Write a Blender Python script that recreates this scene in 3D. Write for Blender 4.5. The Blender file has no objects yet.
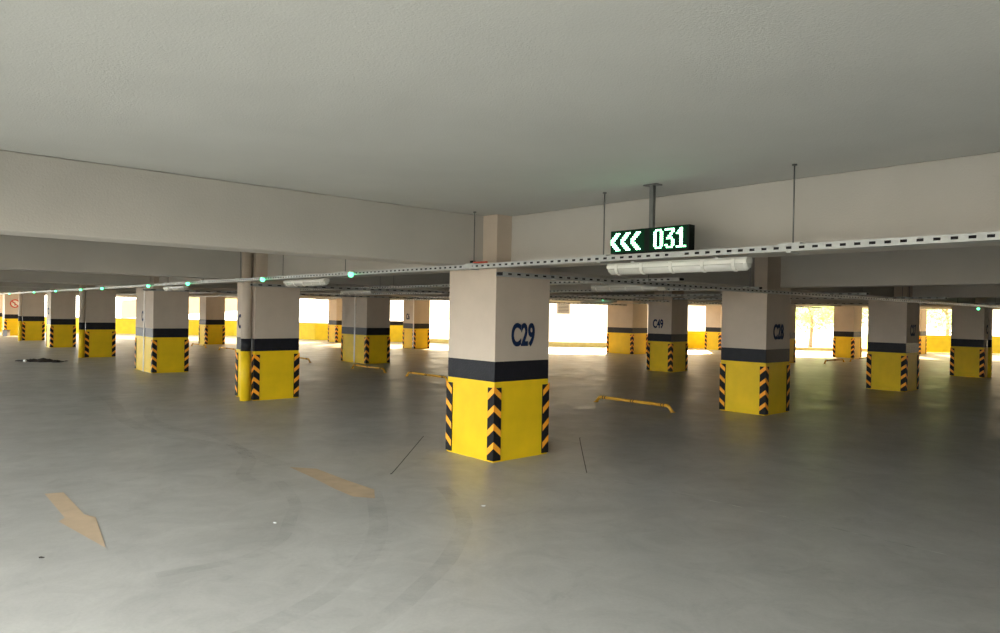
import bpy, bmesh, math, random
from mathutils import Vector, Matrix
C = bpy.context.scene.collection
sc = bpy.context.scene
random.seed(7)

# ------------------------------------------------------------------ camera
EYE = 1.9
F_PX = 702.3
pi_, ro_ = -0.0056, 0.0175
cd = bpy.data.cameras.new('camera'); cam = bpy.data.objects.new('camera', cd); C.objects.link(cam)
cd.sensor_width = 36.0; cd.lens = 36.0 * F_PX / 1000.0; cd.clip_end = 500
R0 = Vector((1, 0, 0)); F0 = Vector((0, math.cos(pi_), math.sin(pi_))); U0 = Vector((0, -math.sin(pi_), math.cos(pi_)))
cR = R0 * math.cos(ro_) + U0 * math.sin(ro_); cU = U0 * math.cos(ro_) - R0 * math.sin(ro_)
m = Matrix((cR, cU, -F0)).transposed().to_4x4(); m.translation = Vector((0, 0, EYE))
cam.matrix_world = m
sc.camera = cam

# ------------------------------------------------------------------ world, sun, exposure
w = bpy.data.worlds.new('daylight'); sc.world = w; w.use_nodes = True
bg = w.node_tree.nodes['Background']; bg.inputs[0].default_value = (0.94, 0.98, 0.96, 1); _nt = w.node_tree
_tc = _nt.nodes.new('ShaderNodeTexCoord'); _dp = _nt.nodes.new('ShaderNodeVectorMath'); _dp.operation = 'DOT_PRODUCT'
_dp.inputs[1].default_value = (-0.80, -0.60, 0.0)      # the brighter half of the sky is behind the camera
_mr = _nt.nodes.new('ShaderNodeMapRange'); _mr.inputs[1].default_value = -0.6; _mr.inputs[2].default_value = 0.8
_mr.inputs[3].default_value = 3.5; _mr.inputs[4].default_value = 15.0
_mc = _nt.nodes.new('ShaderNodeMix'); _mc.data_type = 'RGBA'
_mc.inputs[6].default_value = (1.0, 0.82, 0.54, 1); _mc.inputs[7].default_value = (0.94, 0.98, 0.96, 1)   # hazy and warm towards the low sun
_mf = _nt.nodes.new('ShaderNodeMapRange'); _mf.inputs[1].default_value = -0.6; _mf.inputs[2].default_value = 0.3
_nt.links.new(_dp.outputs['Value'], _mf.inputs[0]); _nt.links.new(_mf.outputs[0], _mc.inputs[0]); _nt.links.new(_mc.outputs[2], bg.inputs[0])
_nt.links.new(_tc.outputs['Generated'], _dp.inputs[0]); _nt.links.new(_dp.outputs['Value'], _mr.inputs[0]); _nt.links.new(_mr.outputs[0], bg.inputs[1])
sd = bpy.data.lights.new('sun', 'SUN'); sun = bpy.data.objects.new('sun', sd); C.objects.link(sun)
sd.energy = 36.0; sd.color = (1.0, 0.68, 0.34); sd.angle = math.radians(1.5)
sdir = Vector((-0.2, -1.0, -0.42)).normalized()          # comes in low over the far, open side
sun.rotation_euler = sdir.to_track_quat('-Z', 'Y').to_euler()
sc.view_settings.view_transform = 'Standard'; sc.view_settings.look = 'None'
sc.view_settings.gamma = 1.0; sc.view_settings.use_curve_mapping = False
sc.view_settings.exposure = 0.05
sc.cycles.max_bounces = 10; sc.cycles.diffuse_bounces = 8
sc.cycles.use_denoising = True
sc.cycles.sample_clamp_indirect = 20.0

# ------------------------------------------------------------------ grid of the garage (metres)
TH = 0.7315
AX = Vector((math.cos(TH), math.sin(TH), 0)); BX = Vector((-math.sin(TH), math.cos(TH), 0))
ORG = Vector((-0.0548, 8.8634, 0))
GA, GB = 7.25, 7.44           # column spacing
CA, CB = 0.97, 0.957          # column size
H_Y, H_B, H_BEAM, H_C = 1.018, 1.276, 2.49, 3.14
def G(a, b, z=0.0): return ORG + AX * a + BX * b + Vector((0, 0, z))
GRID = Matrix((AX, BX, Vector((0, 0, 1)))).transposed().to_4x4()
def facade_y(x):
    P = [(-60, 50), (-27.8, 48), (-18, 47.6), (-11.5, 43.7), (-3.5, 42.2), (4, 40.4), (12, 41.2), (24, 40.8), (60, 44)]
    for (x0, y0), (x1, y1) in zip(P, P[1:]):
        if x <= x1: return y0 + (y1 - y0) * (x - x0) / (x1 - x0)
    return P[-1][1]

# ------------------------------------------------------------------ materials
def mat(name, col, rough=0.6, noise=0.06, scale=6.0, bump=0.0, metal=0.0, spec=0.5, emit=None, estr=0.0, bscale=60.0, detail=4):
    mt = bpy.data.materials.new(name); mt.use_nodes = True
    nt = mt.node_tree; b = nt.nodes['Principled BSDF']
    b.inputs['Roughness'].default_value = rough; b.inputs['Metallic'].default_value = metal
    b.inputs['Specular IOR Level'].default_value = spec
    tc = nt.nodes.new('ShaderNodeTexCoord')
    n = nt.nodes.new('ShaderNodeTexNoise'); n.inputs['Scale'].default_value = scale; n.inputs['Detail'].default_value = detail
    nt.links.new(tc.outputs['Object'], n.inputs['Vector'])
    r = nt.nodes.new('ShaderNodeMapRange'); r.inputs[1].default_value = 0.3; r.inputs[2].default_value = 0.7
    r.inputs[3].default_value = 1 - noise; r.inputs[4].default_value = 1 + noise
    nt.links.new(n.outputs['Fac'], r.inputs[0])
    mx = nt.nodes.new('ShaderNodeVectorMath'); mx.operation = 'SCALE'; mx.inputs[0].default_value = col
    nt.links.new(r.outputs[0], mx.inputs['Scale'])
    nt.links.new(mx.outputs[0], b.inputs['Base Color'])
    if bump:
        n2 = nt.nodes.new('ShaderNodeTexNoise'); n2.inputs['Scale'].default_value = bscale; n2.inputs['Detail'].default_value = 3
        nt.links.new(tc.outputs['Object'], n2.inputs['Vector'])
        bp = nt.nodes.new('ShaderNodeBump'); bp.inputs['Strength'].default_value = bump; bp.inputs['Distance'].default_value = 0.01
        nt.links.new(n2.outputs['Fac'], bp.inputs['Height']); nt.links.new(bp.outputs[0], b.inputs['Normal'])
    if emit:
        b.inputs['Emission Color'].default_value = (*emit, 1); b.inputs['Emission Strength'].default_value = estr
    return mt
M = {}
M['ceiling'] = mat('ceiling_plaster', (0.47, 0.47, 0.445), 0.85, 0.04, 1.2, 0.35, bscale=90)
M['beam'] = mat('beam_plaster', (0.42, 0.395, 0.355), 0.85, 0.04, 1.5, 0.25)
M['column'] = mat('column_plaster', (0.49, 0.41, 0.33), 0.8, 0.05, 2.5, 0.25)
M['yellow'] = mat('yellow_paint', (0.76, 0.50, 0.010), 0.5, 0.07, 3.0, 0.15, spec=0.25)
M['black'] = mat('black_paint', (0.012, 0.012, 0.016), 0.45, 0.2, 8.0, 0.5, spec=0.2, bscale=40)
M['rubber'] = mat('black_rubber', (0.010, 0.009, 0.010), 0.6, 0.15, 9.0, spec=0.2)
M['chevron'] = mat('orange_reflective', (0.95, 0.38, 0.03), 0.5, 0.05, 9.0, spec=0.2)
M['blue'] = mat('navy_stencil_paint', (0.006, 0.018, 0.06), 0.7, 0.1, 9.0, spec=0.2)
M['zinc'] = mat('galvanised_steel', (0.36, 0.37, 0.36), 0.45, 0.12, 12.0, metal=0.35)
M['zinc2'] = mat('dull_steel', (0.16, 0.165, 0.16), 0.45, 0.12, 12.0, metal=0.6)
M['white'] = mat('white_plastic', (0.56, 0.55, 0.50), 0.35, 0.04, 5.0)
M['lens'] = mat('frosted_lens', (0.52, 0.51, 0.47), 0.15, 0.04, 4.0)
M['joint'] = mat('pale_joint_strip', (0.78, 0.74, 0.68), 0.6, 0.05, 5.0)
M['dark'] = mat('dark_housing', (0.006, 0.010, 0.008), 0.7, 0.1, 5.0, spec=0.15)
M['led_off'] = mat('unlit_led_field', (0.002, 0.014, 0.006), 0.8, 0.3, 90.0, spec=0.1, emit=(0.0, 0.35, 0.12), estr=0.04)
M['led'] = mat('lit_leds', (0.3, 0.5, 0.35), 0.5, 0.0, 5.0, emit=(0.30, 1.0, 0.50), estr=9.0)
M['green_lamp'] = mat('green_lamp', (0.2, 0.8, 0.5), 0.4, 0.0, 5.0, emit=(0.12, 1.0, 0.42), estr=4.0)
M['stop_yellow'] = mat('yellow_tube_paint', (0.66, 0.36, 0.03), 0.45, 0.1, 12.0)
M['faded'] = mat('faded_orange_paint', (0.52, 0.39, 0.26), 0.65, 0.10, 5.0, 0.0)
M['crack'] = mat('joint_filler_dark', (0.10, 0.10, 0.095), 0.9, 0.3, 6.0)
M['crack_pale'] = mat('joint_filler_pale', (0.50, 0.50, 0.47), 0.9, 0.3, 6.0)
M['debris'] = mat('dark_rubble', (0.025, 0.018, 0.014), 0.9, 0.5, 8.0)
M['paper'] = mat('white_scrap', (0.7, 0.7, 0.68), 0.8, 0.05, 8.0)
M['red'] = mat('red_paint', (0.55, 0.06, 0.03), 0.5, 0.05, 8.0)
M['signwhite'] = mat('sign_white', (0.72, 0.66, 0.56), 0.5, 0.03, 8.0)
M['outground'] = mat('pale_yard_concrete', (0.62, 0.61, 0.57), 0.9, 0.08, 0.5)
M['outwall'] = mat('white_render', (0.80, 0.79, 0.76), 0.9, 0.04, 0.8)
M['pink'] = mat('pink_render', (0.62, 0.42, 0.36), 0.9, 0.05, 0.8)
M['parapet'] = mat('parapet_yellow_lit', (0.86, 0.70, 0.03), 0.5, 0.07, 3.0, spec=0.25)  # lighter copy of the column yellow, daylight on the parapets put into the colour
M['curb'] = mat('sun_paled_kerb', (0.80, 0.74, 0.34), 0.7, 0.1, 3.0)  # kerb yellow paled to cream, strong sun on it put into the colour
M['darkwall'] = mat('dark_grey_blocker', (0.22, 0.21, 0.19), 0.9, 0.1, 2.0)  # dark grey for the added unseen walls, so they bounce little light
M['grey'] = mat('grey_unit', (0.13, 0.12, 0.115), 0.6, 0.1, 3.0)
M['leaf'] = mat('tree_leaves', (0.42, 0.55, 0.22), 0.7, 0.3, 4.0)
M['bark'] = mat('tree_bark', (0.20, 0.14, 0.09), 0.9, 0.3, 9.0)

def floor_material():
    mt = bpy.data.materials.new('floor_concrete'); mt.use_nodes = True
    nt = mt.node_tree; N = nt.nodes; L = nt.links; b = N['Principled BSDF']
    tc = N.new('ShaderNodeTexCoord')
    def noise(scale, det, rough=0.55, dist=0.0):
        n = N.new('ShaderNodeTexNoise'); n.inputs['Scale'].default_value = scale; n.inputs['Detail'].default_value = det
        n.inputs['Roughness'].default_value = rough; n.inputs['Distortion'].default_value = dist
        L.new(tc.outputs['Object'], n.inputs['Vector']); return n.outputs['Fac']
    def rng(src, a, b_, c, d):
        r = N.new('ShaderNodeMapRange'); L.new(src, r.inputs[0])
        for k, v in zip((1, 2, 3, 4), (a, b_, c, d)): r.inputs[k].default_value = v
        return r.outputs[0]
    def mul(p, q):
        n = N.new('ShaderNodeMath'); n.operation = 'MULTIPLY'; L.new(p, n.inputs[0]); L.new(q, n.inputs[1]); return n.outputs[0]
    f = mul(rng(noise(0.35, 5, 0.6, 0.6), 0.3, 0.7, 0.86, 1.10), rng(noise(2.2, 8, 0.7, 1.2), 0.3, 0.7, 0.86, 1.09))
    f = mul(f, rng(noise(45, 3), 0.3, 0.7, 0.965, 1.035))
    f = mul(f, rng(noise(1.1, 6, 0.65, 2.0), 0.58, 0.75, 1.0, 0.80))
    mx = N.new('ShaderNodeVectorMath'); mx.operation = 'SCALE'; mx.inputs[0].default_value = (0.445, 0.435, 0.41)
    L.new(f, mx.inputs['Scale']); L.new(mx.outputs[0], b.inputs['Base Color'])
    L.new(rng(noise(1.5, 5), 0.3, 0.7, 0.30, 0.48), b.inputs['Roughness'])
    b.inputs['Specular IOR Level'].default_value = 0.5
    bp = N.new('ShaderNodeBump'); bp.inputs['Strength'].default_value = 0.12; bp.inputs['Distance'].default_value = 0.01
    L.new(noise(25, 4), bp.inputs['Height']); L.new(bp.outputs[0], b.inputs['Normal'])
    return mt
M['floor'] = floor_material()

def tyre_material():
    mt = bpy.data.materials.new('tyre_rubber_smear'); mt.use_nodes = True
    nt = mt.node_tree; N = nt.nodes; L = nt.links; b = N['Principled BSDF']
    b.inputs['Base Color'].default_value = (0.20, 0.20, 0.19, 1); b.inputs['Roughness'].default_value = 0.6
    tc = N.new('ShaderNodeTexCoord'); n = N.new('ShaderNodeTexNoise'); n.inputs['Scale'].default_value = 2.5; n.inputs['Detail'].default_value = 8
    n.inputs['Roughness'].default_value = 0.7
    L.new(tc.outputs['Object'], n.inputs['Vector'])
    r = N.new('ShaderNodeMapRange'); r.inputs[1].default_value = 0.35; r.inputs[2].default_value = 0.75; r.inputs[3].default_value = 0.0; r.inputs[4].default_value = 0.15
    L.new(n.outputs['Fac'], r.inputs[0]); L.new(r.outputs[0], b.inputs['Alpha'])
    return mt
M['tyre'] = tyre_material()

# ------------------------------------------------------------------ helpers
class MB:
    """collects geometry for ONE mesh object"""
    def __init__(s): s.bm = bmesh.new(); s.mats = []
    def mi(s, mt):
        if mt not in s.mats: s.mats.append(mt)
        return s.mats.index(mt)
    def face(s, pts, mt):
        f = s.bm.faces.new([s.bm.verts.new(p) for p in pts]); f.material_index = s.mi(mt); return f
    def box(s, x0, x1, y0, y1, z0, z1, mt, bev=0.0):
        bm = bmesh.new()
        bmesh.ops.create_cube(bm, size=1.0)
        for v in bm.verts:
            v.co = Vector((x0 + (v.co.x + .5) * (x1 - x0), y0 + (v.co.y + .5) * (y1 - y0), z0 + (v.co.z + .5) * (z1 - z0)))
        if bev: bmesh.ops.bevel(bm, geom=bm.edges[:], offset=bev, segments=2, affect='EDGES', profile=0.5)
        s._merge(bm, mt)
    def _merge(s, bm, mt, smooth=False):
        k = s.mi(mt); mp = {}
        for v in bm.verts: mp[v] = s.bm.verts.new(v.co)
        for f in bm.faces:
            try: g = s.bm.faces.new([mp[v] for v in f.verts])
            except ValueError: continue
            g.material_index = k; g.smooth = smooth
        bm.free()
    def tube(s, path, r, mt, n=12, cap=True, z_profile=None):
        pts = [Vector(p) for p in path]; rings = []
        for i, p in enumerate(pts):
            d = ((pts[i + 1] - p) if i == 0 else (p - pts[i - 1]) if i == len(pts) - 1 else (pts[i + 1] - p).normalized() + (p - pts[i - 1]).normalized()).normalized()
            up = Vector((0, 0, 1)) if abs(d.z) < 0.9 else Vector((1, 0, 0))
            u = d.cross(up).normalized(); v = d.cross(u).normalized()
            rr = r[i] if isinstance(r, (list, tuple)) else r
            rings.append([s.bm.verts.new(p + (u * math.cos(2 * math.pi * k / n) + v * math.sin(2 * math.pi * k / n)) * rr) for k in range(n)])
        k_ = s.mi(mt)
        for a, b in zip(rings, rings[1:]):
            for k in range(n):
                f = s.bm.faces.new([a[k], a[(k + 1) % n], b[(k + 1) % n], b[k]]); f.material_index = k_; f.smooth = True
        if cap:
            for rg in (rings[0], rings[-1]):
                f = s.bm.faces.new(rg); f.material_index = k_
    def prism(s, poly, z0, z1, mt):
        bm = bmesh.new()
        lo = [bm.verts.new((x, y, z0)) for x, y in poly]; hi = [bm.verts.new((x, y, z1)) for x, y in poly]
        bm.faces.new(lo); bm.faces.new(hi)
        for i in range(len(poly)):
            j = (i + 1) % len(poly); bm.faces.new([lo[i], lo[j], hi[j], hi[i]])
        s._merge(bm, mt)
    def build(s, name, parent=None, normals=True):
        if normals: bmesh.ops.recalc_face_normals(s.bm, faces=s.bm.faces[:])
        me = bpy.data.meshes.new(name); s.bm.to_mesh(me); s.bm.free()
        for mt in s.mats: me.materials.append(mt)
        o = bpy.data.objects.new(name, me); C.objects.link(o)
        if parent: o.parent = parent
        return o
def tag(o, label=None, cat=None, group=None, kind=None):
    if label: o['label'] = label
    if cat: o['category'] = cat
    if group: o['group'] = group
    if kind: o['kind'] = kind
    return o
def struct(o, label=None): return tag(o, label, kind='structure')
def empty(name, loc, rz=TH, label=None, cat=None, group=None):
    o = bpy.data.objects.new(name, None); C.objects.link(o); o.location = loc; o.rotation_euler = (0, 0, rz); o.empty_display_size = 0.2
    return tag(o, label, cat, group)
def copy_tree(o, parent=None):
    c = o.copy(); C.objects.link(c)
    if parent: c.parent = parent
    for ch in list(o.children): copy_tree(ch, c)
    return c
def grid_obj(o, a=0.0, b=0.0, z=0.0):          # mesh made in grid axes -> world
    o.location = G(a, b, z); o.rotation_euler = (0, 0, TH); return o

# ------------------------------------------------------------------ the shell
AL = -12.0                                     # unseen deck edge set further out on the left, for less light
A0 = -7.7                                     # open side of the deck, behind-left of the camera
B0 = -13.0
XS = [-42, -27.8, -18, -11.5, -3.5, 4, 12, 24, 42]
back = [Vector((x, facade_y(x) + 0.15, 0)) for x in XS]
near_l = G(AL, 36, 0); near_c = G(A0, B0, 0); near_r = G(44, B0, 0)
deck = [near_c, near_r] + list(reversed(back)) + [near_l, G(AL, -2.5), G(A0, -2.5)]
poly = [(p.x, p.y) for p in deck]
mb = MB(); mb.prism(poly, -0.25, 0.0, M['floor']); struct(mb.build('floor'), 'grey power-floated concrete floor with stains')
mb = MB(); mb.prism(poly, H_C, H_C + 0.25, M['ceiling']); struct(mb.build('ceiling'), 'painted grey concrete ceiling slab')
mb = MB(); mb.prism(poly, H_C + 0.251, H_C + 9.0, M['beam']); struct(mb.build('wall_sun_blocker'), 'unseen block above the ceiling, added to shade the yard behind')  # added unseen block, keeps the low sun off the yard behind the camera
mb = MB(); mb.face([(-160, -120, -0.3), (160, -120, -0.3), (160, 200, -0.3), (-160, 200, -0.3)], M['outground'])
tag(mb.build('yard_ground'), 'pale concrete yard outside the deck', kind='structure')

# beams: one per grid line, clipped where the deck ends
def beam_a(j, b0, b1):
    a0, a1 = AL, 48.0
    mb = MB(); p = []
    def inside(a, b):
        q = G(a, b); return q.y < facade_y(q.x) and q.x < 41 and (a > A0 or b > -2.5)
    while not inside(a1, b0) and a1 > a0: a1 -= 0.25
    lo = a0
    while not inside(lo, b0) and lo < a1: lo += 0.25
    if a1 - lo < 2: return
    mb.box(lo, a1, b0, b1, H_BEAM, H_C, M['beam'], 0.012)
    o = grid_obj(mb.build('ceiling_beam')); struct(o)
def beam_b(i, a0_, a1_):
    b0, b1 = B0, 56.0
    def inside(a, b):
        q = G(a, b); return q.y < facade_y(q.x) and q.x > -41 and q.x < 41 and q.y < 47.5
    while not inside(a0_, b1) and b1 > b0: b1 -= 0.25
    lo = b0
    while not inside(a0_, lo) and lo < b1: lo += 0.25
    if b1 - lo < 2: return
    mb = MB(); mb.box(a0_, a1_, lo, b1, H_BEAM + 0.004, H_C, M['beam'], 0.012)
    o = grid_obj(mb.build('ceiling_beam')); struct(o)
JB = {2: (0.27, 1.62)}
for j in range(-2, 7):
    b0, b1 = JB.get(j, (0.27, 0.69))
    beam_a(j, GB * j + b0, GB * j + b1)
for i in range(-1, 6):
    beam_b(i, GA * i + 0.25, GA * i + 0.71)

# ------------------------------------------------------------------ columns
GW, GT, GH0, GH1 = 0.112, 0.014, 0.02, 0.945       # corner guard: leg width, thickness, bottom, top
def make_guard():
    """an L of black rubber with orange chevrons; corner at the origin, legs along +x and +y, outside is -x and -y"""
    mb = MB()
    mb.box(-GT, GW, -GT, 0.0, GH0, GH1, M['rubber'], 0.003)
    mb.box(-GT, 0.0, 0.0, GW, GH0, GH1, M['rubber'], 0.003)
    body = mb
    e = 0.0015; slope = 0.10; pitch = 0.235; t = 0.085
    for k in range(4):
        zc = GH0 + 0.16 + k * pitch              # height of the stripe's lower edge at the corner
        y = -GT - e
        body.face([(-GT, y, zc), (GW - .004, y, max(zc - slope, GH0)), (GW - .004, y, zc - slope + t), (-GT, y, zc + t)], M['chevron'])
        x = -GT - e
        body.face([(x, -GT, zc), (x, -GT, zc + t), (x, GW - .004, zc - slope + t), (x, GW - .004, max(zc - slope, GH0))], M['chevron'])
    return body.build('corner_guard', normals=False)
guard_proto = make_guard()
def shaft_mesh(ca, cb):
    out = []
    for nm, z0, z1, mt in (('yellow_base', 0.0, H_Y, M['yellow']), ('black_band', H_Y, H_B, M['black']), ('shaft', H_B, H_C, M['column'])):
        mb = MB(); mb.box(0, ca, 0, cb, z0, z1, mt); out.append((nm, mb.build(nm)))
    return out
PROTO = {}
used_guard = [False]
def text_mesh(s, size, mt, ext=0.003, bold=True):
    cu = bpy.data.curves.new('txt', 'FONT'); cu.body = s; cu.size = size; cu.extrude = ext; cu.align_x = 'CENTER'; cu.align_y = 'CENTER'
    if bold: cu.offset = size * 0.032
    o = bpy.data.objects.new('txt', cu); C.objects.link(o)
    dg = bpy.context.evaluated_depsgraph_get(); me = bpy.data.meshes.new_from_object(o.evaluated_get(dg))
    bpy.data.objects.remove(o); me.materials.clear(); me.materials.append(mt); return me
def column(a, b, label, number=None, face='r', cb=CB, mid_guard=False, joint=None, ca=CA):
    key = (round(ca, 3), round(cb, 3))
    root = empty('parking_column', G(a, b), label=label, cat='column', group='painted parking columns')
    if key not in PROTO:
        PROTO[key] = shaft_mesh(ca, cb)
        for nm, o in PROTO[key]: o.parent = root
    else:
        for nm, o in PROTO[key]:
            c = o.copy(); C.objects.link(c); c.parent = root
    spots = [(0, 0, 0), (ca, 0, 90), (ca, cb, 180), (0, cb, 270)]
    if mid_guard: spots.append(None)
    for sp in spots:
        if sp is None:
            continue
        if not used_guard[0]: g = guard_proto; used_guard[0] = True
        else: g = guard_proto.copy(); C.objects.link(g)
        g.parent = root; g.location = (sp[0], sp[1], 0); g.rotation_euler = (0, 0, math.radians(sp[2]))
    if number:
        me = text_mesh(number, 0.40, M['blue'])
        t = bpy.data.objects.new('stencil_number', me); C.objects.link(t); t.parent = root
        t['label'] = 'navy blue stencilled ' + number
        # local x of text -> along the face
        if face == 'r':                       # face whose outward normal is -b ; reads along +a
            t.matrix_local = Matrix.Translation((ca * 0.5, -0.003, 1.60)) @ Matrix.Rotation(math.radians(90), 4, 'X') @ Matrix.Diagonal((0.62, 1, 1, 1))
        else:                                 # outward normal is -a ; reads along -b
            t.matrix_local = Matrix.Translation((-0.003, cb * (0.70 if number == 'C30' else 0.56), 1.60)) @ Matrix.Rotation(math.radians(-90), 4, 'Z') @ Matrix.Rotation(math.radians(90), 4, 'X') @ Matrix.Diagonal((0.62, 1, 1, 1))
    if joint:
        mb = MB(); mb.box(-0.02, 0.0, joint - 0.035, joint + 0.035, 0.0, H_BEAM, M['joint'], 0.004); mb.build('joint_cover', root)
    return root
c29 = column(0, 0, 'large nearest beige column stencilled C29 with yellow base', 'C29', 'r')
column(6.97, -0.00, 'beige column stencilled C28 with yellow base, right of the wheel stop', 'C28', 'r')
column(14.36, -0.05, 'beige column stencilled C27, next one to the right behind C28', 'C27', 'r')
c26 = column(21.75, 0.0, 'beige and yellow column at the right edge of the photo, behind C27', 'C26', 'r')
column(29.0, 0.0, 'beige column cut off beyond the right edge of the row', None)
c30 = column(0, 7.43, 'beige column with a yellow, black and grey drainpipe on its left corner, next left of C29', 'C30', 'l')
column(0.11, 14.77, 'wide double column with a pale vertical joint strip, third left of C29', 'C3', 'l', cb=1.75, joint=0.85)
c33 = column(-0.04, 22.35, 'column with a slim drainpipe on its left corner, left of the double column', None)
column(0.07, 29.68, 'far left column with a bright cream left side and faint number', 'C3', 'l')
c35 = column(0.05, 37.14, 'small far left column with a thin pale drainpipe, beside the round sign column', None)
column(0.14, 44.49, 'far left column carrying the round red sign', None)
column(0.25, 51.83, 'farthest left column cut by the left edge of the photo', None)
column(7.26, 7.43, 'beige column standing directly behind C29', None)
column(7.17, 14.94, 'double column with a pale joint strip, left of C29 behind a wheel stop', None, cb=1.75, joint=0.80)
column(7.09, 22.45, 'column standing behind the drainpipe column left of C29', None)
column(6.89, 30.07, 'small far column between the double column and the drainpipe column', None)
column(14.06, 7.00, 'beige column stencilled C49 between C29 and C28', 'C49', 'l')
column(14.53, 14.86, 'column standing far behind C29', None)
column(14.4, 22.4, 'small far column stencilled C6 left of C29 against daylight', 'C6', 'l', joint=0.02)
column(14.25, 29.98, 'small far column peeping out left of the joint strip column', None)
column(22.18, 7.06, 'column mostly hidden behind C28, showing at its right edge', None)
column(21.35, 14.18, 'wide pale far column just left of C49', None, cb=1.55, ca=1.2)
column(29.35, 7.13, 'far pale column between C28 and C27 against the trees', None)
column(37.13, 6.65, 'far column seen between C27 and the rightmost column', None)
column(29.57, 14.37, 'far column peeping out left of C28', None)

# drainpipes painted like the columns
def drainpipe(col, x, y, r, label):
    mb = MB()
    for z0, z1, mt in [(0.0, H_Y, M['yellow']), (H_Y, H_B, M['black']), (H_B, H_C, M['column'])]:
        mb.tube([(x, y, z0), (x, y, z1)], r, mt, 20)
    p = mb.build('drainpipe', col); p['label'] = label
drainpipe(c30, -0.12, 0.15, 0.105, 'thick drainpipe painted yellow, black and beige')
drainpipe(c33, -0.11, 0.07, 0.10, 'painted drainpipe')
drainpipe(c35, -0.10, 0.06, 0.09, 'pale drainpipe')
drainpipe(c26, 0.40, -0.075, 0.06, 'thin painted pipe')

# round sign on the far left column
root = empty('round_sign', G(0.14 + 0.50, 44.49 - 0.02, 1.93), label='round red-rimmed prohibition sign on a far left column', cat='sign')
mb = MB(); mb.tube([(0, 0, 0), (0, -0.02, 0)], 0.25, M['signwhite'], 28); mb.build('sign_face', root)
mb = MB()
n = 32
for k in range(n):
    t0, t1 = 2 * math.pi * k / n, 2 * math.pi * (k + 1) / n
    mb.face([(0.19 * math.cos(t0), -0.024, 0.19 * math.sin(t0)), (0.19 * math.cos(t1), -0.024, 0.19 * math.sin(t1)), (0.255 * math.cos(t1), -0.024, 0.255 * math.sin(t1)), (0.255 * math.cos(t0), -0.024, 0.255 * math.sin(t0))], M['red'])
mb.face([(-0.19, -0.025, 0.15), (-0.15, -0.025, 0.19), (0.19, -0.025, -0.15), (0.15, -0.025, -0.19)], M['red'])
mb.build('red_ring', root)
mb = MB()
mb.box(-0.02, 0.02, -0.024, -0.02, -0.12, 0.06, M['dark']); mb.box(-0.12, 0.02, -0.024, -0.02, 0.03, 0.07, M['dark'])
mb.build('arrow_mark', root)

# ------------------------------------------------------------------ cable trays
TZ = 2.432                                       # tray bottom
def slotted_side(mb, x0, x1, y, z0, z1, mt, step, slot, t=0.002):
    """vertical perforated flange in the x direction (local), real slots"""
    zc0, zc1 = z0 + (z1 - z0) * 0.34, z0 + (z1 - z0) * 0.72
    def q(xa, xb, za, zb): mb.face([(xa, y, za), (xb, y, za), (xb, y, zb), (xa, y, zb)], mt)
    q(x0, x1, z0, zc0); q(x0, x1, zc1, z1)
    n = max(1, int((x1 - x0) / step)); st = (x1 - x0) / n
    for k in range(n):
        xa = x0 + k * st
        q(xa, xa + st - slot, zc0, zc1)
def cable_tray(a, b, length, along, label, rods=(), step=0.105, slot=0.045, w=0.14, h=0.055, z=TZ, cables=True):
    """root at (a, b); the tray runs +length along the B (or A) direction"""
    rz = TH + (math.radians(90) if along == 'b' else 0)
    root = empty('cable_tray', G(a, b, z), rz, label, 'cable tray')
    mb = MB()
    mb.box(0, length, -w / 2, w / 2, 0.0, 0.003, M['zinc'])
    for y in (-w / 2, w / 2):
        slotted_side(mb, 0, length, y, 0, h, M['zinc'], step, slot)
    k = 0.0
    while k < length:                            # coupler plates between lengths
        mb.box(k, k + 0.16, w / 2, w / 2 + 0.003, 0.006, h - 0.006, M['zinc']); k += 3.0
    mb.build('tray_channel', root, normals=False)
    if cables:
        rr = random.Random(int(a * 10 + b * 7))
        for c in range(3):
            mb = MB()
            pts = []; x = 0.0; y0 = 0.035 - 0.035 * c
            while x <= length: pts.append((x, y0 + rr.uniform(-.008, .008), 0.028 + rr.uniform(0, .006))); x += 0.6
            mb.tube(pts, 0.017, M['rubber'], 8)
            mb.build('cable', root)
    for x in rods:
        mb = MB()
        mb.tube([(x, 0, -0.012), (x, 0, H_C - z)], 0.0065, M['zinc2'], 8)
        mb.tube([(x, 0, H_C - z - 0.012), (x, 0, H_C - z)], 0.02, M['zinc2'], 10)
        mb.build('hanger_rod', root)
        mb = MB()
        mb.box(x - 0.02, x + 0.02, -w / 2 - 0.002, w / 2 + 0.002, -0.012, -0.002, M['zinc'])
        mb.build('hanger_bracket', root)
        mb = MB(); mb.box(x - 0.09, x + 0.09, -w / 2 - 0.001, w / 2 + 0.001, h, h + 0.012, M['zinc']); mb.build('clamp_plate', root)
    return root
TA = -0.33
TB0 = -9.0
cable_tray(TA, TB0, 58.0, 'b', 'long slotted steel cable tray passing under the lit sign and across C29',
           rods=[7.03 - 1.99 + 0.0, 3.03 + 2.0, 9.05][0:0] + [TB0 * -1 - 3.98, TB0 * -1 - 2.01, TB0 * -1 + 0.05, TB0 * -1 + 3.2, TB0 * -1 + 5.44, TB0 * -1 + 7.4, TB0 * -1 + 9.5, TB0 * -1 + 12, TB0 * -1 + 16])
cable_tray(3.42, -0.45, 36.0, 'b', 'slotted tray down the middle of the bay, ending right of C29', rods=[1.5, 3.5, 5.2, 8, 10, 13], step=0.115, slot=0.05)
cable_tray(GA + 3.42, -0.45, 30.0, 'b', 'tray down the middle of the second bay, above C49', rods=[1.5, 5.2, 8, 13], step=0.2, slot=0.08)
cable_tray(GA + TA, 0.1, 38.0, 'b', 'second cable tray running left from C28 behind the lit sign', rods=[1.5, 4, 7, 10, 13, 16], step=0.13, slot=0.05)
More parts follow.
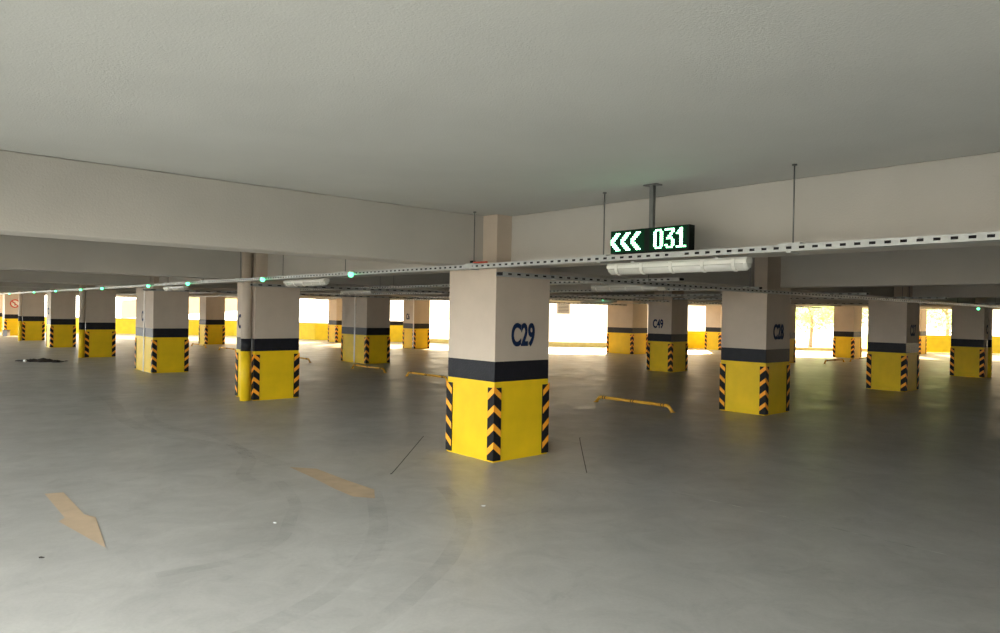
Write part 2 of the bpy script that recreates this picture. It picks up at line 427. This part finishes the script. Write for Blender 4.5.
cable_tray(2 * GA + TA, -1, 30.0, 'b', 'third cable tray running past C27 and C49', rods=[1, 5, 9, 13], step=0.2, slot=0.08)
cable_tray(3 * GA + TA, -1, 20.0, 'b', 'fourth cable tray near the far open side', rods=[2, 8], step=0.3, slot=0.12)
cable_tray(-0.2, -0.28, 29.0, 'a', 'cable tray branching right from C29 past the top of C28', rods=[3, 6, 11, 14, 18, 22], step=0.15, slot=0.06, w=0.12, z=TZ - 0.09)
cable_tray(-0.2, GB - 0.28, 26.0, 'a', 'cable tray crossing behind C29 from the drainpipe column', rods=[3, 6, 11, 14], step=0.2, slot=0.08, w=0.12, z=TZ - 0.09)
cable_tray(-0.2, 2 * GB - 0.28, 22.0, 'a', 'far cable tray running right from the double columns', rods=[3, 6, 11], step=0.3, slot=0.12, w=0.12, z=TZ - 0.09)

# ------------------------------------------------------------------ tube light fittings
def make_fitting(length=1.5):
    root = empty('tube_light', (0, 0, 0), 0)
    L = length
    # body: rounded trough, lens: half-round below
    mb = MB()
    prof = [(-0.055, 0.0), (-0.055, -0.03), (0.055, -0.03), (0.055, 0.0), (0.035, 0.022), (-0.035, 0.022)]
    def sweep(mb, prof, x0, x1, mt, smooth=False):
        a = [mb.bm.verts.new((x0, y, z)) for y, z in prof]; b = [mb.bm.verts.new((x1, y, z)) for y, z in prof]
        k = mb.mi(mt); nn = len(prof)
        for i in range(nn):
            f = mb.bm.faces.new([a[i], a[(i + 1) % nn], b[(i + 1) % nn], b[i]]); f.material_index = k; f.smooth = smooth
        for r in (a, b): f = mb.bm.faces.new(r); f.material_index = k
    sweep(mb, prof, 0, L, M['white']); mb.build('housing', root)
    mb = MB()
    arc = [(0.050 * math.cos(t), -0.03 + 0.062 * math.sin(t)) for t in [math.pi + math.pi * k / 12 for k in range(13)]]
    sweep(mb, arc, 0.03, L - 0.03, M['lens'], True)
    for x0, x1, s in ((0.03, 0.0, 1), (L - 0.03, L, 1)):     # rounded end caps
        a = [mb.bm.verts.new((x0, y, z)) for y, z in arc]; b = [mb.bm.verts.new((x1, y * 0.75, -0.03 + (z + 0.03) * 0.7)) for y, z in arc]
        for i in range(len(arc) - 1):
            f = mb.bm.faces.new([a[i], a[i + 1], b[i + 1], b[i]]); f.smooth = True; f.material_index = 0
        f = mb.bm.faces.new(b); f.material_index = 0
    mb.build('diffuser', root)
    for x in (0.12, 0.42, 0.75, 1.08, 1.38):
        mb = MB()
        us = [(-0.062, 0.008), (-0.062, -0.05), (-0.045, -0.078), (0, -0.097), (0.045, -0.078), (0.062, -0.05), (0.062, 0.008)]
        ins = [(-0.056, 0.008), (-0.056, -0.048), (-0.041, -0.074), (0, -0.092), (0.041, -0.074), (0.056, -0.048), (0.056, 0.008)]
        va = [[mb.bm.verts.new((xx, y, z)) for y, z in us] for xx in (x - .016, x + .016)]; vb = [[mb.bm.verts.new((xx, y, z)) for y, z in ins] for xx in (x - .016, x + .016)]
        mb.mi(M['white'])
        for i in range(6):
            mb.bm.faces.new([va[0][i], va[0][i + 1], va[1][i + 1], va[1][i]]); mb.bm.faces.new([vb[0][i], vb[0][i + 1], vb[1][i + 1], vb[1][i]])
            for q in (0, 1): mb.bm.faces.new([va[q][i], va[q][i + 1], vb[q][i + 1], vb[q][i]])
        mb.build('clip', root)
    for x in (0.3, 1.2):
        mb = MB(); mb.box(x - 0.02, x + 0.02, -0.03, 0.03, 0.022, 0.035, M['zinc']); mb.build('mounting_bracket', root)
    return root
fit0 = make_fitting(); FIRST = [True]
def fitting(a, b, z, along, label):
    o = fit0 if FIRST[0] else copy_tree(fit0); FIRST[0] = False
    o.location = G(a, b, z); o.rotation_euler = (0, 0, TH + (math.radians(90) if along == 'b' else 0))
    tag(o, label, 'light fitting', 'tube lights under the cable trays'); return o
FZ = TZ - 0.035 - 0.012
fitting(TA - 0.02, -3.615, FZ, 'b', 'large white tube light directly under the lit green sign')
fitting(TA, 3.80, FZ, 'b', 'white tube light left of C29, in front of the drainpipe column')
fitting(TA, 10.7, FZ, 'b', 'small far tube light in front of the joint strip double column')
fitting(3.42, -0.16, FZ, 'b', 'tube light hung at the near end of the mid-bay tray, left above C49')
fitting(3.42, 8.5, FZ, 'b', 'tube light on the mid-bay tray, left of C29')
fitting(3.42, 13.0, FZ, 'b', 'tube light on the mid-bay tray near the double column')
fitting(2 * GA + TA, 9.6, FZ, 'b', 'tube light on the third tray, above the far column left of C49')
fitting(2 * GA + TA, 3.0, FZ, 'b', 'tube light on the third tray above the gap left of C27')

# ------------------------------------------------------------------ lit sign
SB0, SL, SH, SD = -3.06, 0.90, 0.225, 0.09
SZ = TZ + 0.068
root = empty('parking_guidance_sign', G(TA - 0.03, SB0, SZ), TH + math.radians(90), 'green lit parking sign reading 031 with three left arrows', 'sign')
# local x runs along +B (to the left in view), outward face (towards the camera) is +y
mb = MB(); mb.box(0, SL, -SD / 2, SD / 2, 0, SH, M['dark'], 0.004); mb.build('housing', root)
mb = MB()
yF = SD / 2 + 0.002
mb.face([(0.49, yF, 0.008), (SL - 0.008, yF, 0.008), (SL - 0.008, yF, SH - 0.008), (0.49, yF, SH - 0.008)], M['led_off'])
mb.build('led_panel', root, normals=False)
mb = MB(); mb.face([(0.025, yF, 0.008), (0.43, yF, 0.008), (0.43, yF, SH - 0.008), (0.025, yF, SH - 0.008)], M['led_off'])
mb.build('led_panel', root, normals=False)
def led_part(rows, xr, zt, cell, label, cellz=None):
    """rows of lit pixels; xr = local x of the left edge as seen"""
    mb = MB(); cz = cellz or cell; g = 0.0
    for r, line in enumerate(rows):
        c = 0
        while c < len(line):
            if line[c] == '#':
                c1 = c
                while c1 < len(line) and line[c1] == '#': c1 += 1
                
                for q in range(c, c1): mb.box(xr - (q + .84) * cell, xr - (q + .16) * cell, yF + 0.0005, yF + 0.0035, zt - (r + .84) * cz, zt - (r + .16) * cz, M['led'])
                c = c1
            else: c += 1
    o = mb.build('led_character', root); o['label'] = label
CHEV = ["...###", "..###.", ".###..", "###...", "##....", "###...", ".###..", "..###.", "...###"]
for k in range(3): led_part(CHEV, 0.893 - k * 0.122, SH - 0.024, 0.0195, 'lit left-pointing arrow, ' + ('left', 'middle', 'right')[k], 0.0198)
D0 = [".####.", "##..##", "##..##", "##..##", "##..##", "##..##", "##..##", "##..##", ".####."]
D3 = ["######", "....##", "...##.", "..##..", ".####.", "....##", "....##", "##..##", ".####."]
D1 = ["..##..", ".###..", "####..", "..##..", "..##..", "..##..", "..##..", "..##..", "######"]
for k, (D, nm) in enumerate(((D0, '0'), (D3, '3'), (D1, '1'))): led_part(D, 0.385 - k * 0.124, SH - 0.020, 0.0180, 'lit digit ' + nm, 0.0205)
mb = MB()
px_ = 0.44
mb.box(px_ - 0.022, px_ + 0.022, -0.022, 0.022, SH, H_C - SZ - 0.006, M['zinc2'], 0.003); mb.build('pole', root)
mb = MB(); mb.box(px_ - 0.075, px_ + 0.075, -0.05, 0.05, H_C - SZ - 0.012, H_C - SZ, M['zinc2'], 0.002); mb.build('ceiling_plate', root)

# ------------------------------------------------------------------ green indicator lamps
def make_lamp():
    root = empty('indicator_lamp', (0, 0, 0), TH)
    mb = MB(); mb.box(-0.02, 0.042, -0.03, 0.03, 0.02, 0.05, M['white'], 0.006); mb.build('lamp_base', root)
    mb = MB()
    bm = bmesh.new(); bmesh.ops.create_uvsphere(bm, u_segments=16, v_segments=10, radius=0.042); mb._merge(bm, M['green_lamp'], True)
    mb.build('lamp_dome', root)
    return root
lamp0 = make_lamp(); LF = [True]
lamps = [(TA - 0.1165, b, TZ + 0.005, l) for b, l in [
    (2.83, 'green indicator lamp on the tray just left of C29'),
    (6.05, 'green indicator lamp in front of the drainpipe column'),
    (10.18, 'green indicator lamp left of the drainpipe column'),
    (13.26, 'green indicator lamp in front of the joint strip column'),
    (18.2, 'green indicator lamp left of the joint strip column'),
    (21.2, 'green indicator lamp above the gap left of the fourth column'),
    (25.6, 'green indicator lamp above the cream-sided column'),
    (30.5, 'green indicator lamp between two far left columns'),
    (37.9, 'green indicator lamp above the small far left column')]]
lamps += [(2 * GA + TA - 0.1165, 9.96, TZ + 0.005, 'green indicator lamp seen in the gap between C29 and C49'),
          (19.9, -0.28, TZ - 0.09 - 0.063, 'green indicator lamp near the top of the rightmost column, left one'),
          (22.6, -0.28, TZ - 0.09 - 0.063, 'green indicator lamp near the top of the rightmost column, right one')]
for a, b, z, l in lamps:
    o = lamp0 if LF[0] else copy_tree(lamp0); LF[0] = False
    o.location = G(a, b, z); tag(o, l, 'indicator lamp', 'green indicator lamps')

# small red clip resting in the tray by C29
mb = MB(); mb.box(-0.05, 0.19, -0.02, 0.02, 0, 0.018, M['red'], 0.004); mb.box(-0.1, -0.05, -0.025, 0.025, 0, 0.035, M['dark'], 0.004)
o = mb.build('red_handle'); o.location = G(TA, 0.0, TZ + 0.068); o.rotation_euler = (0, 0, TH - math.radians(90)); tag(o, 'small red handle lying on the cable tray above C29', 'tool')

# ------------------------------------------------------------------ wheel stops
def make_stop(L=1.95):
    root = empty('wheel_stop', (0, 0, 0), 0)
    r, h = 0.032, 0.12
    mb = MB(); mb.tube([(0, 0, 0.0), (0.02, 0, 0.03), (0.09, 0, h - 0.015), (0.12, 0, h - 0.003), (0.16, 0, h), (L - 0.16, 0, h), (L - 0.12, 0, h - 0.003), (L - 0.09, 0, h - 0.015), (L - 0.02, 0, 0.03), (L, 0, 0.0)], r, M['stop_yellow'], 14)
    mb.build('bent_tube', root)
    for x in (0.20, 0.26, L / 2 - 0.03, L / 2 + 0.03, L - 0.26, L - 0.20):
        mb = MB(); mb.tube([(x - 0.012, 0, h), (x + 0.012, 0, h)], r + 0.003, M['rubber'], 14); mb.build('black_ring', root)
    for x in (0, L):
        mb = MB(); mb.tube([(x, 0, 0.0), (x, 0, 0.012)], 0.055, M['stop_yellow'], 14); mb.build('foot_plate', root)
    return root
stop0 = make_stop(); SF = [True]
for a, b, ang, l in [(5.86, 1.33, 90, 'yellow wheel stop with black rings between C29 and C28'),
                  (5.76, 8.40, 90, 'yellow wheel stop on the floor just left of C29'),
                  (5.82, 11.6, 90, 'yellow wheel stop in front of the joint strip column left of C29'),
                  (5.82, 16.5, 90, 'yellow wheel stop poking out right of the drainpipe column'),
                  (5.82, 23.3, 90, 'thin far wheel stop left of the drainpipe column'),
                  (5.85, 27.0, 90, 'thin far wheel stop in front of the far column left of the drainpipe column'),
                  (23.9, 6.15, 0, 'thin far wheel stop on sunlit floor between C28 and C27'),
                  (26.4, 6.1, 0, 'thin far wheel stop half hidden by C27')]:
    o = stop0 if SF[0] else copy_tree(stop0); SF[0] = False
    o.location = G(a, b, 0.0); o.rotation_euler = (0, 0, TH + math.radians(ang)); tag(o, l, 'wheel stop', 'wheel stops on the floor')

# ------------------------------------------------------------------ floor marks
def flat(name, pts, mt, z, label, cat, kind=None):
    mb = MB(); f = mb.face([(p[0], p[1], 0) for p in pts], mt)
    if f.normal.z < 0 or True:
        bmesh.ops.triangulate(mb.bm, faces=mb.bm.faces[:])
    o = mb.build(name, normals=False); me = o.data
    # make all normals face up
    bm = bmesh.new(); bm.from_mesh(me)
    for q in bm.faces:
        if q.normal.z < 0: q.normal_flip()
    bm.to_mesh(me); bm.free()
    o.location = (0, 0, z)
    return tag(o, label, cat, kind=kind)
def arrow(a, b_tail, length, wsh, whd, lhd, skew=0.0):
    return [G(a - wsh / 2, b_tail), G(a + wsh / 2, b_tail), G(a + wsh / 2 + skew, b_tail - length + lhd), G(a + whd / 2 + skew, b_tail - length + lhd),
            G(a + skew, b_tail - length), G(a - whd / 2 + skew, b_tail - length + lhd), G(a - wsh / 2 + skew, b_tail - length + lhd)]
flat('painted_arrow', [(-4.539, 7.036), (-4.388, 7.101), (-3.738, 6.36), (-3.596, 6.291), (-3.055, 5.49), (-3.838, 6.144), (-3.85, 6.254)], M['faded'], 0.003, 'faded orange arrow painted on the floor at lower left', 'floor marking')
flat('painted_arrow', [(-2.50, 8.42), (-2.16, 8.36), (-1.66, 7.80), (-1.30, 7.43), (-1.23, 7.08), (-1.46, 7.13), (-1.72, 7.43), (-2.09, 7.92)], M['faded'], 0.003, 'faded orange curved stroke painted on the floor left of C29', 'floor marking')
def strip(name, pts, wd, mt, z, label, cat, kind=None, sm=4):
    P = [Vector((x, y, 0)) for x, y in pts]
    # catmull smoothing
    Q = []
    for i in range(len(P) - 1):
        p0, p1, p2, p3 = P[max(i - 1, 0)], P[i], P[i + 1], P[min(i + 2, len(P) - 1)]
        for k in range(sm):
            t = k / sm
            Q.append(0.5 * ((2 * p1) + (p2 - p0) * t + (2 * p0 - 5 * p1 + 4 * p2 - p3) * t * t + (3 * p1 - p0 - 3 * p2 + p3) * t ** 3))
    Q.append(P[-1])
    mb = MB(); k_ = mb.mi(mt); L = []; R = []
    for i, q in enumerate(Q):
        d = (Q[min(i + 1, len(Q) - 1)] - Q[max(i - 1, 0)]).normalized(); n_ = Vector((-d.y, d.x, 0))
        L.append(mb.bm.verts.new(q + n_ * wd / 2)); R.append(mb.bm.verts.new(q - n_ * wd / 2))
    for i in range(len(Q) - 1):
        f = mb.bm.faces.new([R[i], R[i + 1], L[i + 1], L[i]]); f.material_index = k_
        if f.normal.z < 0: f.normal_flip()
    o = mb.build(name, normals=False); o.location = (0, 0, z)
    return tag(o, label, cat, kind=kind)
strip('tyre_mark', [(-1.30, 7.35), (-1.14, 6.7), (-1.02, 6.07), (-0.99, 5.6), (-1.01, 5.23), (-1.10, 4.75), (-1.29, 4.31), (-1.5, 4.0)], 0.17, M['tyre'], 0.002, 'long curved tyre mark below the faded orange stroke', 'tyre mark')
strip('tyre_mark', [(-0.60, 7.6), (-0.46, 7.19), (-0.31, 6.5), (-0.29, 6.11), (-0.37, 5.36), (-0.52, 4.81), (-0.63, 4.45), (-0.85, 4.0)], 0.15, M['tyre'], 0.002, 'curved tyre mark nearest below C29', 'tyre mark')
strip('tyre_mark', [(-2.4, 7.7), (-2.2, 7.35), (-1.95, 6.8), (-1.87, 6.37), (-1.78, 5.9), (-1.80, 5.63), (-1.93, 5.29), (-2.4, 4.95)], 0.12, M['tyre'], 0.002, 'small curved tyre mark in the middle of the near floor', 'tyre mark')
strip('tyre_mark', [(-8.2, 14.6), (-7.35, 13.45), (-6.3, 11.8), (-5.3, 10.7), (-4.4, 10.04), (-3.45, 9.39), (-2.6, 8.5)], 0.22, M['tyre'], 0.002, 'wide tyre mark sweeping from far left to the faded orange stroke', 'tyre mark')
strip('tyre_mark', [(-6.6, 13.3), (-5.9, 11.9), (-5.0, 10.9), (-4.2, 10.4), (-3.2, 9.0), (-2.9, 8.0), (-2.6, 7.6)], 0.16, M['tyre'], 0.0025, 'narrower tyre mark on the floor below the drainpipe column', 'tyre mark')
strip('trim_1', [G(0.62, 1.6)[:2], G(0.62, 1.1)[:2], G(0.60, 0.98)[:2]], 0.022, M['crack_pale'], 0.0015, None, None, 'structure')
strip('trim_2', [(0.03, 8.47), (0.6, 8.42), (1.10, 8.24), (1.69, 7.72), (2.85, 6.59), (3.26, 6.11), (3.9, 5.42), (4.6, 4.7)], 0.022, M['crack_pale'], 0.0015, None, None, 'structure')
strip('trim_3', [(1.27, 10.8), (1.23, 10.5), (1.07, 8.39)], 0.012, M['crack'], 0.0015, None, None, 'structure')
strip('trim_4', [(-1.24, 8.2), (-1.22, 8.37), (-1.13, 10.69)], 0.014, M['crack'], 0.0015, None, None, 'structure')
strip('trim_5', [(-1.13, 10.69), (-0.75, 10.31)], 0.016, M['crack_pale'], 0.0017, None, None, 'structure')

# rubble heap at far left
def rubble(loc, L, W, H, label):
    rr = random.Random(3); mb = MB()
    for k in range(70):
        t = rr.uniform(-1, 1); x = t * L / 2; y = rr.gauss(0, W / 4)
        s = rr.uniform(0.04, 0.13) * (1 - 0.5 * abs(t))
        bm = bmesh.new(); bmesh.ops.create_icosphere(bm, subdivisions=1, radius=1.0)
        for v in bm.verts: v.co = Vector((x + v.co.x * s * rr.uniform(1, 2.2), y + v.co.y * s * 1.5, max(0.0, H * (1 - abs(t)) * rr.uniform(0, .6) + v.co.z * s * 0.6)))
        mb._merge(bm, M['debris'])
    o = mb.build('rubble_heap'); o.location = loc; tag(o, label, 'rubble', kind='stuff'); return o
rubble(Vector((-15.35, 23.4, 0)), 1.6, 0.5, 0.08, 'dark heap of rubble swept together on the floor at far left')
mb = MB(); bm = bmesh.new(); bmesh.ops.create_icosphere(bm, subdivisions=1, radius=0.06); mb._merge(bm, M['paper']); o = mb.build('plaster_lump'); o.location = (-15.5, 22.95, 0.05); tag(o, 'white lump lying before the dark rubble heap', 'litter')
for i, (x, y, mt, l) in enumerate([(-0.13, 6.88, 'paper', 'tiny white scrap on the floor below C29'), (-1.96, 6.22, 'paper', 'tiny white scrap between the tyre marks'), (-3.41, 5.26, 'debris', 'tiny dark scrap below the orange arrow')]):
    mb = MB(); rr = random.Random(i)
    mb.prism([(0.02 * math.cos(t) * rr.uniform(.6, 1.2), 0.014 * math.sin(t) * rr.uniform(.6, 1.2)) for t in (0, 1, 2.1, 3.2, 4.3, 5.3)], 0, 0.006, M[mt])
    o = mb.build('floor_scrap'); o.location = (x, y, 0.0); tag(o, l, 'litter')
mb = MB(); mb.box(-0.14, 0.14, -0.12, 0.12, 0, 0.34, M['grey'], 0.02); mb.box(-0.16, 0.16, -0.14, 0.14, 0.34, 0.38, M['grey'], 0.012)
o = mb.build('storage_bin'); o.location = (-28.95, 41.2, 0.0); tag(o, 'small grey bin standing before the round sign column', 'bin')

# ------------------------------------------------------------------ far side: parapets, outside
def wall_seg(name, x0, x1, h, mt, dy=0.0, z0=0.0, cap=True, y0=None, y1=None, mt2=None):
    a = Vector((x0, (facade_y(x0) if y0 is None else y0) + dy, 0)); b = Vector((x1, (facade_y(x1) if y1 is None else y1) + dy, 0))
    d = b - a; L = d.length; ang = math.atan2(d.y, d.x)
    mb = MB(); mb.box(0, L, 0, 0.2, z0, h, mt)
    if cap: mb.box(-0.02, L + 0.02, -0.02, 0.22, h, h + 0.05, M['column'])
    o = mb.build(name); o.location = a; o.rotation_euler = (0, 0, ang); return struct(o)
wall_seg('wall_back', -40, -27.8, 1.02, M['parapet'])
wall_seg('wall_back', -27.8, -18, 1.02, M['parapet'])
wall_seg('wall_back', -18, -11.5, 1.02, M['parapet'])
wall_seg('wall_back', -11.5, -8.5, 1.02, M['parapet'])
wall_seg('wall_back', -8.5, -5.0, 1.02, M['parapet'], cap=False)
o = wall_seg('wall_back', -8.5, -5.0, 1.28, M['black'], z0=1.02, cap=False)
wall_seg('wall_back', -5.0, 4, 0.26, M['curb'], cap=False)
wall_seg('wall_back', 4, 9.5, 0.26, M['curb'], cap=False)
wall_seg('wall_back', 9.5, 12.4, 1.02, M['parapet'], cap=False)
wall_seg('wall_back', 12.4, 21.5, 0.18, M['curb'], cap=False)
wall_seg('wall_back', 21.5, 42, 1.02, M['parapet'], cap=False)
# low slanted ramp wall outside, far left
mb = MB()
pts = [(-27.5, 1.0), (-27.5, 2.3), (-19.0, 3.1), (-19.0, 1.7)]
a = [mb.bm.verts.new((x, 51.0, z)) for x, z in pts]; b = [mb.bm.verts.new((x, 51.3, z)) for x, z in pts]
mb.mi(M['column'])
mb.bm.faces.new(a); mb.bm.faces.new(b)
for i in range(4): mb.bm.faces.new([a[i], a[(i + 1) % 4], b[(i + 1) % 4], b[i]])
struct(mb.build('wall_ramp'))
# white wall outside, behind the middle opening
mb = MB(); mb.box(-2.0, 16.0, 0, 0.3, -0.3, 4.2, M['outwall']); o = mb.build('wall_yard'); o.location = (0, 49.0, 0); struct(o)
root = empty('wall_unit', (4.4, 48.78, 1.9), 0, 'grey box mounted on the sunlit wall outside, right of C29', 'wall unit')
mb = MB(); mb.box(-0.45, 0.45, 0, 0.22, 0, 0.75, M['grey'], 0.03); mb.build('casing', root)
mb = MB()
for k in range(6): mb.box(-0.36, 0.36, -0.012, 0.0, 0.10 + k * 0.1, 0.14 + k * 0.1, M['dark'])
mb.build('grille', root)

def tree(x, y, h, r, label, seed):
    root = empty('leafy_tree', (x, y, -0.3), 0, label, 'tree', 'trees outside the open side')
    rr = random.Random(seed); mb = MB()
    mb.tube([(0, 0, 0), (0.1, 0, h * 0.3), (0, 0.1, h * 0.6), (0.05, 0, h * 0.85)], [0.16, 0.13, 0.1, 0.05], M['bark'], 8)
    for k in range(5):
        t = rr.uniform(0, 6.28); mb.tube([(0, 0, h * 0.45 + k * .1), (math.cos(t) * r * .6, math.sin(t) * r * .6, h * 0.75)], [0.06, 0.02], M['bark'], 6)
    mb.build('trunk', root)
    mb = MB(); k_ = mb.mi(M['leaf'])
    for k in range(1500):
        d = Vector((rr.gauss(0, 1), rr.gauss(0, 1), rr.gauss(0, 0.8))).normalized() * r * rr.uniform(0.35, 1.0) ** 0.6
        c = d + Vector((0, 0, h * 0.62)); s = rr.uniform(0.10, 0.2)
        u = Vector((rr.gauss(0, 1), rr.gauss(0, 1), rr.gauss(0, 1))).normalized(); v = u.cross(Vector((rr.gauss(0, 1), rr.gauss(0, 1), rr.gauss(0, 1)))).normalized()
        f = mb.bm.faces.new([mb.bm.verts.new(c + u * s), mb.bm.verts.new(c + v * s * .6), mb.bm.verts.new(c - u * s), mb.bm.verts.new(c - v * s * .6)]); f.material_index = k_
    mb.build('crown', root, normals=False)
tree(23.0, 52.0, 5.2, 2.2, 'pale green tree outside, between C28 and C27', 1)
tree(27.2, 56.0, 5.6, 2.4, 'overexposed tree outside, left of C27', 2)
tree(35.0, 55.0, 5.5, 2.3, 'tree outside, left of the rightmost column', 3)
# pale pink house beyond
root = empty('yard_house', (24.0, 60.0, -0.3), 0, 'faint pink little house outside, between C28 and C27', 'building')
mb = MB(); mb.box(-1.6, 1.6, 0, 3, 0, 3.2, M['pink']); mb.build('wall', root)
mb = MB(); mb.face([(-2, -.3, 3.2), (2, -.3, 3.2), (2, 1.5, 4.0), (-2, 1.5, 4.0)], M['pink']); mb.face([(-2, 3.3, 3.2), (2, 3.3, 3.2), (2, 1.5, 4.0), (-2, 1.5, 4.0)], M['pink'])
mb.face([(-2, -.3, 3.2), (-2, 1.5, 4.0), (-2, 3.3, 3.2)], M['pink']); mb.face([(2, -.3, 3.2), (2, 1.5, 4.0), (2, 3.3, 3.2)], M['pink']); mb.build('roof', root)

# unseen walls added right of and behind the camera to hold back daylight
mb = MB(); mb.box(A0, 44, B0 - 0.2, B0, 0, H_C, M['darkwall']); mb.box(A0 - 0.2, A0, B0 - 0.2, -9.5, 0, H_C, M['darkwall']); struct(grid_obj(mb.build('wall_right_blocker')))

# unseen wall stretches added on the left, with gaps, to limit the daylight
for k_, (y0_, y1_) in enumerate(((3.0, 5.5), (9.5, 13.0), (17.0, 20.5), (24.5, 28.0))):
    mb = MB(); mb.box(AL - 0.2, AL, y0_, y1_, 0, H_C, M['darkwall']); struct(grid_obj(mb.build('wall_left_blocker')))
mb = MB(); mb.box(AL - 0.2, AL - 0.02, -2.5, 36, 0, 0.9, M['darkwall']); struct(grid_obj(mb.build('wall_left_blocker')))  # added unseen low wall below the gaps, trims the daylight
